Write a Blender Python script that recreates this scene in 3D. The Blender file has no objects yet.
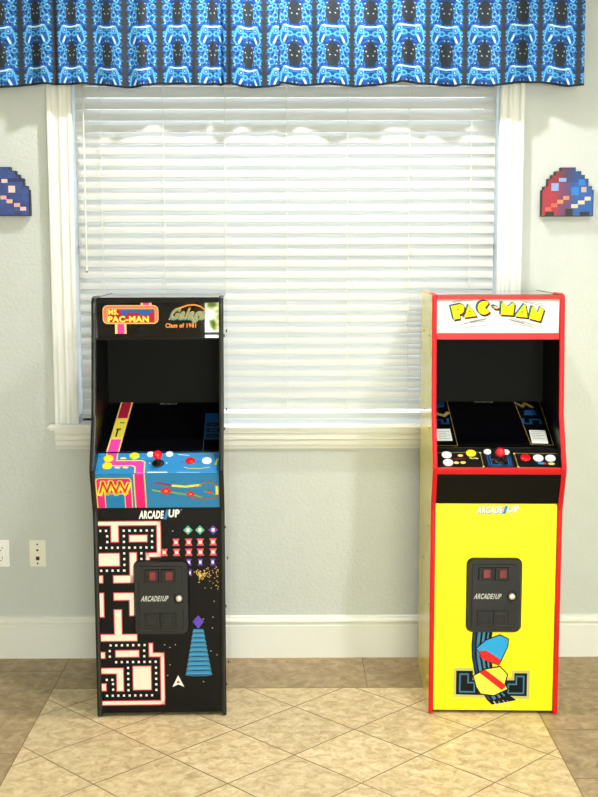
import bpy, bmesh, math, random
import numpy as np
from mathutils import Vector, Matrix

R = math.radians
SC = bpy.context.scene
COL = SC.collection
random.seed(7)
rng = np.random.default_rng(11)

# ------------------------------------------------------------------ materials
MATS = {}

def lin(c):
    out = []
    for v in c:
        v /= 255.0
        out.append(v / 12.92 if v <= 0.04045 else ((v + 0.055) / 1.055) ** 2.4)
    return tuple(out) + (1.0,)

def mat(name, rgb, rough=0.5, spec=0.5, metal=0.0, coat=0.0, coat_rough=0.05, var=0.04, scale=14.0,
        bump=0.0, bump_scale=300.0, bump_dist=0.001, emit=0.0, trans=0.0, island=0.0):
    """procedural principled material: a noise breaks the colour up a little, a second one gives the relief"""
    if name in MATS:
        return MATS[name]
    m = bpy.data.materials.new(name)
    m.use_nodes = True
    nt = m.node_tree
    n, l = nt.nodes, nt.links
    b = n['Principled BSDF']
    b.inputs['Roughness'].default_value = rough
    b.inputs['Specular IOR Level'].default_value = spec
    b.inputs['Metallic'].default_value = metal
    b.inputs['Coat Weight'].default_value = coat
    b.inputs['Coat Roughness'].default_value = coat_rough
    tc = n.new('ShaderNodeTexCoord')
    no = n.new('ShaderNodeTexNoise')
    no.inputs['Scale'].default_value = scale
    no.inputs['Detail'].default_value = 4
    l.new(tc.outputs['Object'], no.inputs['Vector'])
    rp = n.new('ShaderNodeValToRGB')
    c = lin(rgb)
    rp.color_ramp.elements[0].position = 0.3
    rp.color_ramp.elements[1].position = 0.7
    rp.color_ramp.elements[0].color = tuple(max(0, v * (1 - var)) for v in c[:3]) + (1,)
    rp.color_ramp.elements[1].color = tuple(min(1, v * (1 + var)) for v in c[:3]) + (1,)
    l.new(no.outputs['Fac'], rp.inputs['Fac'])
    col = rp.outputs['Color']
    if island:
        ge = n.new('ShaderNodeNewGeometry')
        hs = n.new('ShaderNodeHueSaturation')
        mr = n.new('ShaderNodeMapRange')
        mr.inputs['To Min'].default_value = 1 - island
        mr.inputs['To Max'].default_value = 1 + island
        l.new(ge.outputs['Random Per Island'], mr.inputs['Value'])
        l.new(mr.outputs['Result'], hs.inputs['Value'])
        l.new(col, hs.inputs['Color'])
        col = hs.outputs['Color']
    l.new(col, b.inputs['Base Color'])
    if emit:
        l.new(col, b.inputs['Emission Color'])
        b.inputs['Emission Strength'].default_value = emit
    if trans:
        b.inputs['Transmission Weight'].default_value = trans
    if bump:
        n2 = n.new('ShaderNodeTexNoise')
        n2.inputs['Scale'].default_value = bump_scale
        n2.inputs['Detail'].default_value = 3
        l.new(tc.outputs['Object'], n2.inputs['Vector'])
        bp = n.new('ShaderNodeBump')
        bp.inputs['Strength'].default_value = bump
        bp.inputs['Distance'].default_value = bump_dist
        l.new(n2.outputs['Fac'], bp.inputs['Height'])
        l.new(bp.outputs['Normal'], b.inputs['Normal'])
    MATS[name] = m
    return m

WALL = mat('wall_paint', (197, 202, 201), 0.55, 0.35, var=0.015, bump=0.55, bump_scale=70, bump_dist=0.004)
CEIL = mat('ceiling_paint', (225, 224, 220), 0.8, 0.2, var=0.01, bump=0.3, bump_scale=60, bump_dist=0.003)
SIDEW = mat('room_paint', (205, 205, 201), 0.7, 0.3, var=0.01)
TRIM = mat('trim_paint', (228, 229, 226), 0.38, 0.45, var=0.008)
SLAT = mat('blind_slat', (203, 204, 202), 0.45, 0.3, var=0.004)
def let_light_through(m, f):
    nt = m.node_tree; n, l = nt.nodes, nt.links
    b = n['Principled BSDF']; o = n['Material Output']
    tr = n.new('ShaderNodeBsdfTranslucent'); tr.inputs['Color'].default_value = (.93, .93, .90, 1)
    mx = n.new('ShaderNodeMixShader'); mx.inputs[0].default_value = f
    l.new(b.outputs[0], mx.inputs[1]); l.new(tr.outputs[0], mx.inputs[2]); l.new(mx.outputs[0], o.inputs['Surface'])
let_light_through(SLAT, 0.22)
CORD = mat('blind_cord', (222, 222, 214), 0.8, 0.2)
FRAMEW = mat('window_vinyl', (235, 236, 236), 0.4, 0.4, var=0.01)
BLACK = mat('black_laminate', (12, 10, 10), 0.5, 0.15, var=0.06, scale=30, bump=0.12, bump_scale=500, bump_dist=0.0004)
BLACKG = mat('black_gloss', (8, 8, 10), 0.015, 0.5, var=0.05)
BLACKS = mat('black_side_gloss', (20, 20, 21), 0.05, 0.6, coat=0.6, coat_rough=0.03, var=0.05)
BACKP = mat('black_back_panel', (11, 11, 12), 0.6, 0.12, var=0.08, scale=5)
PLAST = mat('black_plastic', (20, 21, 24), 0.42, 0.35, var=0.05)
PLASTD = mat('black_plastic_deep', (8, 8, 9), 0.5, 0.4, var=0.05)
SCREEN = mat('screen_glass', (5, 5, 8), 0.12, 0.5, var=0.05)
RED_T = mat('red_edging', (205, 20, 28), 0.4, 0.3, var=0.03)
YEL_P = mat('yellow_panel', (252, 238, 6), 0.4, 0.35, var=0.01)
YEL_S = mat('yellow_side_gloss', (244, 224, 24), 0.10, 0.3, var=0.02)
MARQW = mat('white_marquee', (220, 222, 226), 0.6, 0.1, var=0.01)
BLUE_D = mat('blue_deck', (38, 128, 190), 0.4, 0.4, var=0.02)
WHITEB = mat('white_button', (245, 245, 243), 0.22, 0.5, var=0.01)
YELB = mat('yellow_button', (246, 226, 20), 0.22, 0.5, var=0.02)
REDB = mat('red_button', (224, 16, 26), 0.2, 0.5, var=0.02)
REDBALL = mat('red_ball', (226, 12, 34), 0.1, 0.6, coat=0.5, var=0.02)
STEEL = mat('steel', (170, 168, 160), 0.3, 0.5, metal=1.0, var=0.05)
CHROME = mat('lock_chrome', (235, 232, 222), 0.25, 0.5, metal=0.6, var=0.03)
REDREJ = mat('dark_red_coin_button', (120, 24, 30), 0.3, 0.5, var=0.1)
BRASS = mat('brass_cap', (190, 160, 80), 0.3, 0.5, metal=0.8, var=0.05)
CAPG = mat('grey_cap', (70, 70, 68), 0.4, 0.5)
IVORY = mat('ivory_plastic', (236, 233, 222), 0.35, 0.5, var=0.01)
WHITEP = mat('white_plastic', (242, 243, 244), 0.3, 0.5, var=0.01)
DARKH = mat('dark_hole', (20, 15, 14), 0.6, 0.3)
REDJ = mat('jack_red', (150, 90, 80), 0.5, 0.3)
GROUT = mat('floor_grout', (146, 122, 92), 0.8, 0.2, var=0.12, scale=8)

def ink(name, rgb, rough=0.5):
    return mat('ink_' + name, rgb, rough, 0.15, var=0.01)

K = dict(white=ink('white', (244, 244, 242)), cream=ink('cream', (252, 226, 214)), pink=ink('pink', (224, 84, 100)),
         red=ink('red', (216, 40, 40)), dred=ink('dark_red', (120, 14, 22)), teal=ink('teal', (20, 128, 140)),
         blue=ink('blue', (40, 128, 190)), sky=ink('sky_blue', (46, 160, 226)), navy=ink('navy', (28, 66, 110)),
         yellow=ink('yellow', (252, 232, 12)), pale=ink('pale_yellow', (244, 232, 80)), magenta=ink('magenta', (236, 40, 130)),
         hot=ink('hot_pink', (232, 60, 160)), sand=ink('sand', (250, 208, 120)), salmon=ink('salmon', (232, 120, 96)),
         orange=ink('orange', (242, 150, 60)), purple=ink('purple', (96, 70, 190)), green=ink('green', (120, 170, 110)),
         seafoam=ink('seafoam', (90, 180, 160)), black=ink('black', (14, 14, 15)), grey=ink('grey', (130, 132, 130)),
         lgrey=ink('light_grey', (190, 192, 190)), olive=ink('olive', (196, 190, 110)), gold=ink('gold_line', (150, 128, 70)),
         brown=ink('brown', (150, 112, 84)), maroon=ink('maroon', (170, 30, 60)), steelblue=ink('steel_blue', (70, 130, 165)),
         deepblue=ink('deep_blue', (18, 60, 110)), white2=ink('card_white', (228, 232, 228)))

def floor_mat(name, lo, mid, hi):
    m = bpy.data.materials.new(name)
    m.use_nodes = True
    nt = m.node_tree; n, l = nt.nodes, nt.links
    b = n['Principled BSDF']
    tc = n.new('ShaderNodeTexCoord'); ge = n.new('ShaderNodeNewGeometry')
    ad = n.new('ShaderNodeVectorMath'); ad.operation = 'ADD'
    sc = n.new('ShaderNodeVectorMath'); sc.operation = 'SCALE'
    cb = n.new('ShaderNodeCombineXYZ')
    for i in range(3):
        l.new(ge.outputs['Random Per Island'], cb.inputs[i])
    l.new(cb.outputs[0], sc.inputs[0]); sc.inputs['Scale'].default_value = 37.0
    l.new(tc.outputs['Object'], ad.inputs[0]); l.new(sc.outputs[0], ad.inputs[1])
    n1 = n.new('ShaderNodeTexNoise'); n1.inputs['Scale'].default_value = 24; n1.inputs['Detail'].default_value = 9
    n1.inputs['Roughness'].default_value = 0.68; n1.inputs['Distortion'].default_value = 0.6
    l.new(ad.outputs[0], n1.inputs['Vector'])
    rp = n.new('ShaderNodeValToRGB')
    e = rp.color_ramp.elements
    e[0].position = 0.34; e[0].color = lin(lo)
    e[1].position = 0.66; e[1].color = lin(hi)
    x = e.new(0.5); x.color = lin(mid)
    l.new(n1.outputs['Fac'], rp.inputs['Fac'])
    hs = n.new('ShaderNodeHueSaturation')
    mr = n.new('ShaderNodeMapRange'); mr.inputs['To Min'].default_value = 0.93; mr.inputs['To Max'].default_value = 1.06
    l.new(ge.outputs['Random Per Island'], mr.inputs['Value'])
    l.new(mr.outputs['Result'], hs.inputs['Value']); l.new(rp.outputs['Color'], hs.inputs['Color'])
    l.new(hs.outputs['Color'], b.inputs['Base Color'])
    n2 = n.new('ShaderNodeTexNoise'); n2.inputs['Scale'].default_value = 45; n2.inputs['Detail'].default_value = 5
    l.new(ad.outputs[0], n2.inputs['Vector'])
    bp = n.new('ShaderNodeBump'); bp.inputs['Strength'].default_value = 0.25; bp.inputs['Distance'].default_value = 0.002
    l.new(n2.outputs['Fac'], bp.inputs['Height']); l.new(bp.outputs['Normal'], b.inputs['Normal'])
    b.inputs['Roughness'].default_value = 0.38
    b.inputs['Specular IOR Level'].default_value = 0.4
    return m

TILE = floor_mat('stone_floor_tile', (186, 160, 118), (212, 189, 146), (230, 211, 172))
TILE_B = floor_mat('border_floor_tile', (138, 115, 83), (162, 138, 102), (184, 161, 125))

def garden_mat(strength):
    m = bpy.data.materials.new('daylight_garden_view')
    m.use_nodes = True
    nt = m.node_tree; n, l = nt.nodes, nt.links
    n.remove(n['Principled BSDF'])
    tc = n.new('ShaderNodeTexCoord')
    no = n.new('ShaderNodeTexNoise'); no.inputs['Scale'].default_value = 9; no.inputs['Detail'].default_value = 6
    l.new(tc.outputs['Object'], no.inputs['Vector'])
    rp = n.new('ShaderNodeValToRGB')
    e = rp.color_ramp.elements
    e[0].position = 0.36; e[0].color = (0.10, 0.16, 0.03, 1)
    e[1].position = 0.56; e[1].color = (0.88, 0.92, 1.0, 1)
    x = e.new(0.45); x.color = (0.50, 0.52, 0.16, 1)
    l.new(no.outputs['Fac'], rp.inputs['Fac'])
    em = n.new('ShaderNodeEmission'); em.inputs['Strength'].default_value = strength
    l.new(rp.outputs['Color'], em.inputs['Color'])
    l.new(em.outputs[0], n['Material Output'].inputs['Surface'])
    return m

def glass_mat():
    m = bpy.data.materials.new('window_glass')
    m.use_nodes = True
    b = m.node_tree.nodes['Principled BSDF']
    b.inputs['Base Color'].default_value = (1, 1, 1, 1)
    b.inputs['Transmission Weight'].default_value = 1
    b.inputs['Roughness'].default_value = 0
    b.inputs['IOR'].default_value = 1.02
    return m

def lamp_mat(col, s):
    m = bpy.data.materials.new('lamp_lens')
    m.use_nodes = True
    b = m.node_tree.nodes['Principled BSDF']
    b.inputs['Emission Color'].default_value = col
    b.inputs['Emission Strength'].default_value = s
    return m

# ------------------------------------------------------------------ mesh helpers
def link(name, bm, mats, parent=None, smooth=False, loc=None):
    me = bpy.data.meshes.new(name)
    bm.normal_update()
    bm.to_mesh(me); bm.free()
    if not isinstance(mats, (list, tuple)):
        mats = [mats]
    for m in mats:
        me.materials.append(m)
    if smooth:
        for p in me.polygons:
            p.use_smooth = True
    o = bpy.data.objects.new(name, me)
    COL.objects.link(o)
    if parent:
        o.parent = parent
    if loc:
        o.location = loc
    return o

def box(bm, a, b, mi=0):
    x0, y0, z0 = a; x1, y1, z1 = b
    v = [bm.verts.new(p) for p in ((x0, y0, z0), (x1, y0, z0), (x1, y1, z0), (x0, y1, z0),
                                   (x0, y0, z1), (x1, y0, z1), (x1, y1, z1), (x0, y1, z1))]
    for f in ((0, 3, 2, 1), (4, 5, 6, 7), (0, 1, 5, 4), (1, 2, 6, 5), (2, 3, 7, 6), (3, 0, 4, 7)):
        bm.faces.new([v[i] for i in f]).material_index = mi

def bev(bm, w, seg=2):
    bmesh.ops.bevel(bm, geom=bm.edges[:], offset=w, segments=seg, affect='EDGES', clamp_overlap=True)

def boxobj(name, a, b, m, parent=None, bevel=0.0):
    bm = bmesh.new(); box(bm, a, b)
    if bevel:
        bev(bm, bevel)
    return link(name, bm, m, parent)

def extrude_profile(bm, prof, axis, a, b, mi=0):
    """prof: closed list of 2-D points; axis 'x' -> (y,z), 'z' -> (x,y)"""
    def P(p, t):
        return (t, p[0], p[1]) if axis == 'x' else (p[0], p[1], t)
    va = [bm.verts.new(P(p, a)) for p in prof]
    vb = [bm.verts.new(P(p, b)) for p in prof]
    n = len(prof)
    for i in range(n):
        bm.faces.new((va[i], va[(i + 1) % n], vb[(i + 1) % n], vb[i])).material_index = mi
    bm.faces.new(va[::-1]).material_index = mi
    bm.faces.new(vb).material_index = mi
    bmesh.ops.recalc_face_normals(bm, faces=bm.faces[:])

def lathe(bm, prof, seg=28, M=None, mi=0):
    """prof: (r, h) along local z"""
    M = M or Matrix.Identity(4)
    rings = []
    for r, h in prof:
        if r < 1e-6:
            rings.append([bm.verts.new(M @ Vector((0, 0, h)))])
        else:
            rings.append([bm.verts.new(M @ Vector((r * math.cos(2 * math.pi * k / seg), r * math.sin(2 * math.pi * k / seg), h))) for k in range(seg)])
    for A, B in zip(rings, rings[1:]):
        for k in range(seg):
            k2 = (k + 1) % seg
            if len(A) == 1:
                f = bm.faces.new((A[0], B[k], B[k2]))
            elif len(B) == 1:
                f = bm.faces.new((A[k], A[k2], B[0]))
            else:
                f = bm.faces.new((A[k], A[k2], B[k2], B[k]))
            f.material_index = mi; f.smooth = True

def rrect(x0, y0, x1, y1, r, seg=6):
    r = min(r, abs(x1 - x0) / 2, abs(y1 - y0) / 2)
    pts = []
    for cx, cy, a0 in ((x1 - r, y1 - r, 0), (x0 + r, y1 - r, 90), (x0 + r, y0 + r, 180), (x1 - r, y0 + r, 270)):
        for k in range(seg + 1):
            a = R(a0 + 90 * k / seg)
            pts.append((cx + r * math.cos(a), cy + r * math.sin(a)))
    return pts

def disc(cx, cy, r, seg=20, ry=None):
    ry = ry or r
    return [(cx + r * math.cos(2 * math.pi * k / seg), cy + ry * math.sin(2 * math.pi * k / seg)) for k in range(seg)]

def stroke(pts, w):
    """polyline -> one quad per segment"""
    out = []
    for (x0, y0), (x1, y1) in zip(pts, pts[1:]):
        L = math.hypot(x1 - x0, y1 - y0) or 1
        nx, ny = -(y1 - y0) / L * w / 2, (x1 - x0) / L * w / 2
        ex, ey = (x1 - x0) / L * w / 2, (y1 - y0) / L * w / 2
        out.append([(x0 - ex + nx, y0 - ey + ny), (x0 - ex - nx, y0 - ey - ny), (x1 + ex - nx, y1 + ey - ny), (x1 + ex + nx, y1 + ey + ny)])
    return out

class Plane:
    """a flat face of a cabinet in the cabinet's own metres; f maps print units to (u, v) metres"""
    def __init__(self, o, U, V, f=None):
        self.o, self.U, self.V = Vector(o), Vector(U).normalized(), Vector(V).normalized()
        self.N = self.U.cross(self.V).normalized()
        self.f = f or (lambda x, y: (x, y))
    def at(self, x, y, lift=0.0):
        u, v = self.f(x, y)
        return self.o + self.U * u + self.V * v + self.N * lift
    def matrix(self, x, y, lift=0.0):
        p = self.at(x, y, lift)
        M = Matrix((self.U, self.V, self.N)).transposed().to_4x4()
        M.translation = p
        return M

class Print:
    """collects flat ink shapes lying on a plane, each colour a thin layer above the one before"""
    def __init__(self, plane, base=0.0003):
        self.p, self.bm, self.mats, self.lift = plane, bmesh.new(), [], base
    def idx(self, c):
        m = K[c] if isinstance(c, str) else c
        if m not in self.mats:
            self.mats.append(m)
        return self.mats.index(m)
    def add(self, polys, c, step=True):
        if polys and isinstance(polys[0][0], (int, float)):
            polys = [polys]
        if step:
            self.lift += 0.00012
        i = self.idx(c)
        for poly in polys:
            v = [self.bm.verts.new(self.p.at(x, y, self.lift)) for x, y in poly]
            f = self.bm.faces.new(v)
            f.material_index = i
            f.normal_update()
            if f.normal.dot(self.p.N) < 0:
                f.normal_flip()
    def text(self, s, bx, c, bold=0.0, shear=0.0, rot=0.0, grow=0.0, dx=0.0, dy=0.0):
        """letters fitted to the box bx = (x0, y0, x1, y1) in print units (y0 the top of the capitals)"""
        verts, faces = glyphs(s, bold)
        v0, _ = glyphs(s, 0.0)
        xs = [a[0] for a in v0]; ys = [a[1] for a in v0]
        X0, X1, Y0, Y1 = min(xs), max(xs), min(ys), max(ys)
        self.lift += 0.00012
        i = self.idx(c)
        x0, y0, x1, y1 = bx
        cx, cy = (x0 + x1) / 2, (y0 + y1) / 2
        vv = []
        for (a, b) in verts:
            s_, t_ = (a - X0) / (X1 - X0), (b - Y0) / (Y1 - Y0)
            x = x0 + s_ * (x1 - x0) + shear * (t_ - 0.5) * abs(y1 - y0)
            y = y1 + t_ * (y0 - y1)
            if rot:
                ca, sa = math.cos(rot), math.sin(rot)
                x, y = cx + (x - cx) * ca - (y - cy) * sa, cy + (x - cx) * sa + (y - cy) * ca
            vv.append(self.bm.verts.new(self.p.at(x + dx, y + dy, self.lift)))
        for f in faces:
            try:
                q = self.bm.faces.new([vv[k] for k in f])
            except ValueError:
                continue
            q.material_index = i
            q.normal_update()
            if q.normal.dot(self.p.N) < 0:
                q.normal_flip()
    def done(self, name, parent):
        me = bpy.data.meshes.new(name)
        self.bm.to_mesh(me); self.bm.free()
        for m in self.mats:
            me.materials.append(m)
        o = bpy.data.objects.new(name, me)
        COL.objects.link(o); o.parent = parent
        return o

GL = {}
def glyphs(s, bold):
    key = (s, bold)
    if key not in GL:
        cu = bpy.data.curves.new('lettering', 'FONT')
        cu.body = s; cu.offset = bold; cu.resolution_u = 3; cu.fill_mode = 'FRONT'
        cu.space_character = 1.10
        ob = bpy.data.objects.new('lettering', cu)
        COL.objects.link(ob)
        dg = bpy.context.evaluated_depsgraph_get()
        me = bpy.data.meshes.new_from_object(ob.evaluated_get(dg))
        GL[key] = ([(v.co.x, v.co.y) for v in me.vertices], [tuple(p.vertices) for p in me.polygons])
        bpy.data.objects.remove(ob); bpy.data.curves.remove(cu); bpy.data.meshes.remove(me)
    return GL[key]

def tag(o, label=None, cat=None, group=None, kind=None):
    if label: o['label'] = label
    if cat: o['category'] = cat
    if group: o['group'] = group
    if kind: o['kind'] = kind
    return o

def empty(name, loc, rz=0.0):
    o = bpy.data.objects.new(name, None)
    COL.objects.link(o)
    o.location = loc; o.rotation_euler = (0, 0, rz); o.empty_display_size = 0.1
    return o

# ------------------------------------------------------------------ the room
RX0, RX1, RY0, CZ = -3.0, 3.0, -8.0, 3.4
WX0, WX1, WZ0, WZ1 = -0.885, 0.832, 1.0, 2.43     # the window opening

def wall_with_hole():
    bm = bmesh.new()
    T = 0.14
    def ring(y):
        o = [bm.verts.new((x, y, z)) for x, z in ((RX0, 0), (RX1, 0), (RX1, CZ), (RX0, CZ))]
        i = [bm.verts.new((x, y, z)) for x, z in ((WX0, WZ0), (WX1, WZ0), (WX1, WZ1), (WX0, WZ1))]
        return o, i
    fo, fi = ring(0.0); bo, bi = ring(T)
    for k in range(4):
        j = (k + 1) % 4
        bm.faces.new((fo[k], fo[j], fi[j], fi[k]))
        bm.faces.new((bo[j], bo[k], bi[k], bi[j]))
        bm.faces.new((fi[k], fi[j], bi[j], bi[k]))
        bm.faces.new((fo[j], fo[k], bo[k], bo[j]))
    bmesh.ops.recalc_face_normals(bm, faces=bm.faces[:])
    return link('wall_back', bm, WALL)
tag(wall_with_hole(), kind='structure')

# floor: grout bed with stone tiles laid diagonally inside a straight border
def clip(poly, nx, ny, d):
    out = []
    for i, p in enumerate(poly):
        q = poly[(i + 1) % len(poly)]
        a = p[0] * nx + p[1] * ny - d; b = q[0] * nx + q[1] * ny - d
        if a <= 0: out.append(p)
        if (a < 0) != (b < 0) and a != b:
            t = a / (a - b)
            out.append((p[0] + (q[0] - p[0]) * t, p[1] + (q[1] - p[1]) * t))
    return out

def inset(poly, w):
    c = (sum(p[0] for p in poly) / len(poly), sum(p[1] for p in poly) / len(poly))
    res = poly
    n = len(poly)
    for i in range(n):
        p, q = poly[i], poly[(i + 1) % n]
        L = math.hypot(q[0] - p[0], q[1] - p[1])
        if L < 1e-6: continue
        nx, ny = (q[1] - p[1]) / L, -(q[0] - p[0]) / L
        if (c[0] - p[0]) * nx + (c[1] - p[1]) * ny > 0: nx, ny = -nx, -ny
        res = clip(res, nx, ny, p[0] * nx + p[1] * ny - w)
        if len(res) < 3: return []
    return res

def make_floor():
    bm = bmesh.new()
    v = [bm.verts.new((x, y, -0.0012)) for x, y in ((RX0, RY0), (RX1, RY0), (RX1, 0.0), (RX0, 0.0))]
    f = bm.faces.new(v); f.material_index = 1
    # slab body under the tiles
    tiles = []
    L, Rr, B = -0.947, 0.912, -0.365
    h = 0.2165
    for k in range(-8, 9):
        for m in range(-36, 8):
            if (k + m) % 2: continue
            cx, cy = 0.0015 + k * h, -0.99 + m * h + h
            t = [(cx - h, cy), (cx, cy - h), (cx + h, cy), (cx, cy + h)]
            for nx, ny, d in ((-1, 0, -L), (1, 0, Rr), (0, 1, B), (0, -1, -RY0)):
                t = clip(t, nx, ny, d)
                if len(t) < 3: break
            if len(t) >= 3: tiles.append(t)
    def grid(x0, x1, y0, y1, sx, sy, ox, oy):
        xs = sorted({x0, x1} | {ox + sx * k for k in range(-40, 40) if x0 < ox + sx * k < x1})
        ys = sorted({y0, y1} | {oy + sy * k for k in range(-40, 40) if y0 < oy + sy * k < y1})
        for a, b in zip(xs, xs[1:]):
            for c, d in zip(ys, ys[1:]):
                tiles.append([(a, c), (b, c), (b, d), (a, d)])
    n_diag = len(tiles)
    grid(RX0, L, RY0, 0.0, 0.4, 0.4, L, -0.17)
    grid(Rr, RX1, RY0, 0.0, 0.4, 0.4, Rr, -0.38)
    grid(L, Rr, B, 0.0, 0.62, 0.5, -0.33, -2)
    for ti, t in enumerate(tiles):
        t = inset(t, 0.0021)
        if len(t) < 3: continue
        vs = [bm.verts.new((x, y, 0.0)) for x, y in t]
        try:
            f = bm.faces.new(vs)
        except ValueError:
            continue
        f.material_index = 0 if ti < n_diag else 2
        f.normal_update()
        if f.normal.z < 0: f.normal_flip()
    o = link('floor', bm, [TILE, GROUT, TILE_B])
    return o
tag(make_floor(), kind='structure')

tag(boxobj('ceiling', (RX0, RY0, CZ), (RX1, 0.14, CZ + 0.1), CEIL), kind='structure')
tag(boxobj('wall_left', (RX0 - 0.1, RY0, 0), (RX0, 0.14, CZ), SIDEW), kind='structure')
tag(boxobj('wall_right', (RX1, RY0, 0), (RX1 + 0.1, 0.14, CZ), SIDEW), kind='structure')

# rear wall with a daylight window behind the camera
def rear_wall():
    bm = bmesh.new()
    ax0, ax1, az0, az1 = -0.56, 2.0, 0.55, 2.3
    y0, y1 = RY0 - 0.12, RY0
    box(bm, (RX0, y0, 0), (ax0, y1, CZ)); box(bm, (ax1, y0, 0), (RX1, y1, CZ))
    box(bm, (ax0, y0, 0), (ax1, y1, az0)); box(bm, (ax0, y0, az1), (ax1, y1, CZ))
    tag(link('wall_front', bm, SIDEW), kind='structure')
    w = empty('window_2', ((ax0 + ax1) / 2, RY0 - 0.05, az0))
    hw, hh = (ax1 - ax0) / 2, az1 - az0
    bm = bmesh.new()
    for a, b in (((-hw, -.03, 0), (-hw + .05, .03, hh)), ((hw - .05, -.03, 0), (hw, .03, hh)), ((-hw, -.03, 0), (hw, .03, .05)),
                 ((-hw, -.03, hh - .05), (hw, .03, hh))):
        box(bm, a, b)
    for k in (1, 2, 3, 4):
        box(bm, (-hw, -.02, hh * k / 5 - .012), (hw, .02, hh * k / 5 + .012))
    for k in (1, 2, 3):
        box(bm, (-hw + 2 * hw * k / 4 - .012, -.02, 0), (-hw + 2 * hw * k / 4 + .012, .02, hh))
    link('window_frame', bm, FRAMEW, w)
    bm = bmesh.new(); box(bm, (-hw, -.05, 0), (hw, -.04, hh))
    link('window_pane', bm, garden_mat(REAR_STRENGTH), w)
    for o in (w,) + tuple(w.children): tag(o, kind='structure')
REAR_STRENGTH = 38.0
rear_wall()

# baseboard
BB = [(0, 0), (-0.016, 0), (-0.016, 0.138), (-0.011, 0.142), (-0.011, 0.148), (-0.017, 0.152), (-0.019, 0.158), (-0.017, 0.166), (-0.012, 0.170), (-0.010, 0.178), (0, 0.182)]
bm = bmesh.new(); extrude_profile(bm, BB, 'x', RX0, RX1)
tag(link('baseboard_back', bm, TRIM), kind='structure')

# window casing, stool, apron
def casing_profile(x_out, x_in):
    s = 1 if x_in > x_out else -1
    w = abs(x_in - x_out)
    pts = [(0, 0), (0, -.030), (.004, -.036), (.016, -.036), (.020, -.032), (.022, -.024), (.030, -.021), (.042, -.022), (.048, -.026), (.052, -.028),
           (.062, -.026), (.066, -.020), (.074, -.017), (.080, -.018), (.083, -.022), (.090, -.022), (w, -.016), (w, 0)]
    return [(x_out + s * a, b) for a, b in pts]
for i, (xo, xi) in enumerate(((-0.981, -0.884), (0.928, 0.831))):
    bm = bmesh.new(); extrude_profile(bm, casing_profile(xo, xi), 'z', 1.0, 2.53)
    tag(link('trim_%d' % (i + 1), bm, TRIM), kind='structure')
bm = bmesh.new()
extrude_profile(bm, [(0, 2.43), (-.016, 2.43), (-.022, 2.44), (-.020, 2.46), (-.028, 2.48), (-.022, 2.50), (-.036, 2.51), (-.036, 2.526), (-.03, 2.53), (0, 2.53)], 'x', -0.884, 0.831)
tag(link('trim_3', bm, TRIM), kind='structure')
bm = bmesh.new()
box(bm, (-1.008, -.062, .981), (.955, .0, 1.003)); bev(bm, .008, 3)
box(bm, (-.884, -.005, .985), (.831, .125, 1.002))
tag(link('trim_4', bm, TRIM), kind='structure')
bm = bmesh.new()
extrude_profile(bm, [(0, .981), (-.044, .981), (-.044, .968), (-.036, .962), (-.034, .954), (-.038, .948), (-.038, .940), (-.028, .934), (-.026, .916), (-.02, .906), (-.018, .898), (0, .898)], 'x', -.980, .927)
tag(link('trim_5', bm, TRIM), kind='structure')

# window behind the blind
win = empty('window_1', ((WX0 + WX1) / 2, 0.11, WZ0))
hw, hh = (WX1 - WX0) / 2, WZ1 - WZ0
bm = bmesh.new()
for a, b in (((-hw, -.02, 0), (-hw + .04, .025, hh)), ((hw - .04, -.02, 0), (hw, .025, hh)), ((-hw, -.02, 0), (hw, .025, .04)), ((-hw, -.02, hh - .04), (hw, .025, hh)), ((-hw, -.02, hh * .5 - .02), (hw, .025, hh * .5 + .02))):
    box(bm, a, b)
link('window_frame', bm, FRAMEW, win)
bm = bmesh.new(); box(bm, (-hw + .02, 0, .02), (hw - .02, .004, hh - .02))
link('window_pane', bm, glass_mat(), win)
for o in (win,) + tuple(win.children): tag(o, kind='structure')

# ------------------------------------------------------------------ the blind
def make_blind():
    x0, x1, yc = -0.876, 0.824, 0.030
    root = empty('window_blind', (0, yc, 0))
    tag(root, 'white horizontal slat blind closed over the window between the two cabinets', 'blind')
    boxobj('head_rail', (x0, -.028, 2.37), (x1, .028, 2.425), SLAT, root, .003)
    boxobj('bottom_rail', (x0, -.026, 1.022), (x1, .020, 1.042), SLAT, root, .004)
    pitch, tilt, wd = 0.0452, R(64), 0.051
    me = None
    z = 2.345
    def slat_mesh():
        bm = bmesh.new()
        N = 6
        top, bot = [], []
        for k in range(N + 1):
            a = k / N - 0.5
            crown = 0.0035 * (1 - 4 * a * a)
            top.append((a * wd, crown + 0.0014)); bot.append((a * wd, crown - 0.0014))
        prof = top + bot[::-1]
        # near edge (-y) tilted down
        c, s = math.cos(tilt), math.sin(tilt)
        prof = [(p * c - q * s, p * s + q * c) for p, q in prof]
        extrude_profile(bm, prof, 'x', x0 + .003, x1 - .003)
        return bm
    first = link('slat', slat_mesh(), SLAT, root, smooth=False)
    zs = []
    zz = z
    while zz > 1.075:
        zs.append(zz); zz -= pitch
    first.location = (0, 0, zs[0])
    for zz in zs[1:]:
        o = first.copy(); COL.objects.link(o); o.parent = root; o.location = (0, 0, zz)
    for cx in (-.771, -.519, -.272, -.024, .223, .472, .721):
        bm = bmesh.new()
        for yy in (-.0265, .0265):
            box(bm, (cx - .0012, yy - .0008, 1.03), (cx + .0012, yy + .0008, 2.38))
        link('ladder_cord', bm, CORD, root)
    bm = bmesh.new()
    lathe(bm, [(0, 1.62), (.005, 1.63), (.0035, 1.66), (.003, 2.37), (0, 2.372)], 10, Matrix.Translation((-.838, -.036, 0)))
    link('tilt_wand', bm, CORD, root)
make_blind()

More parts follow.
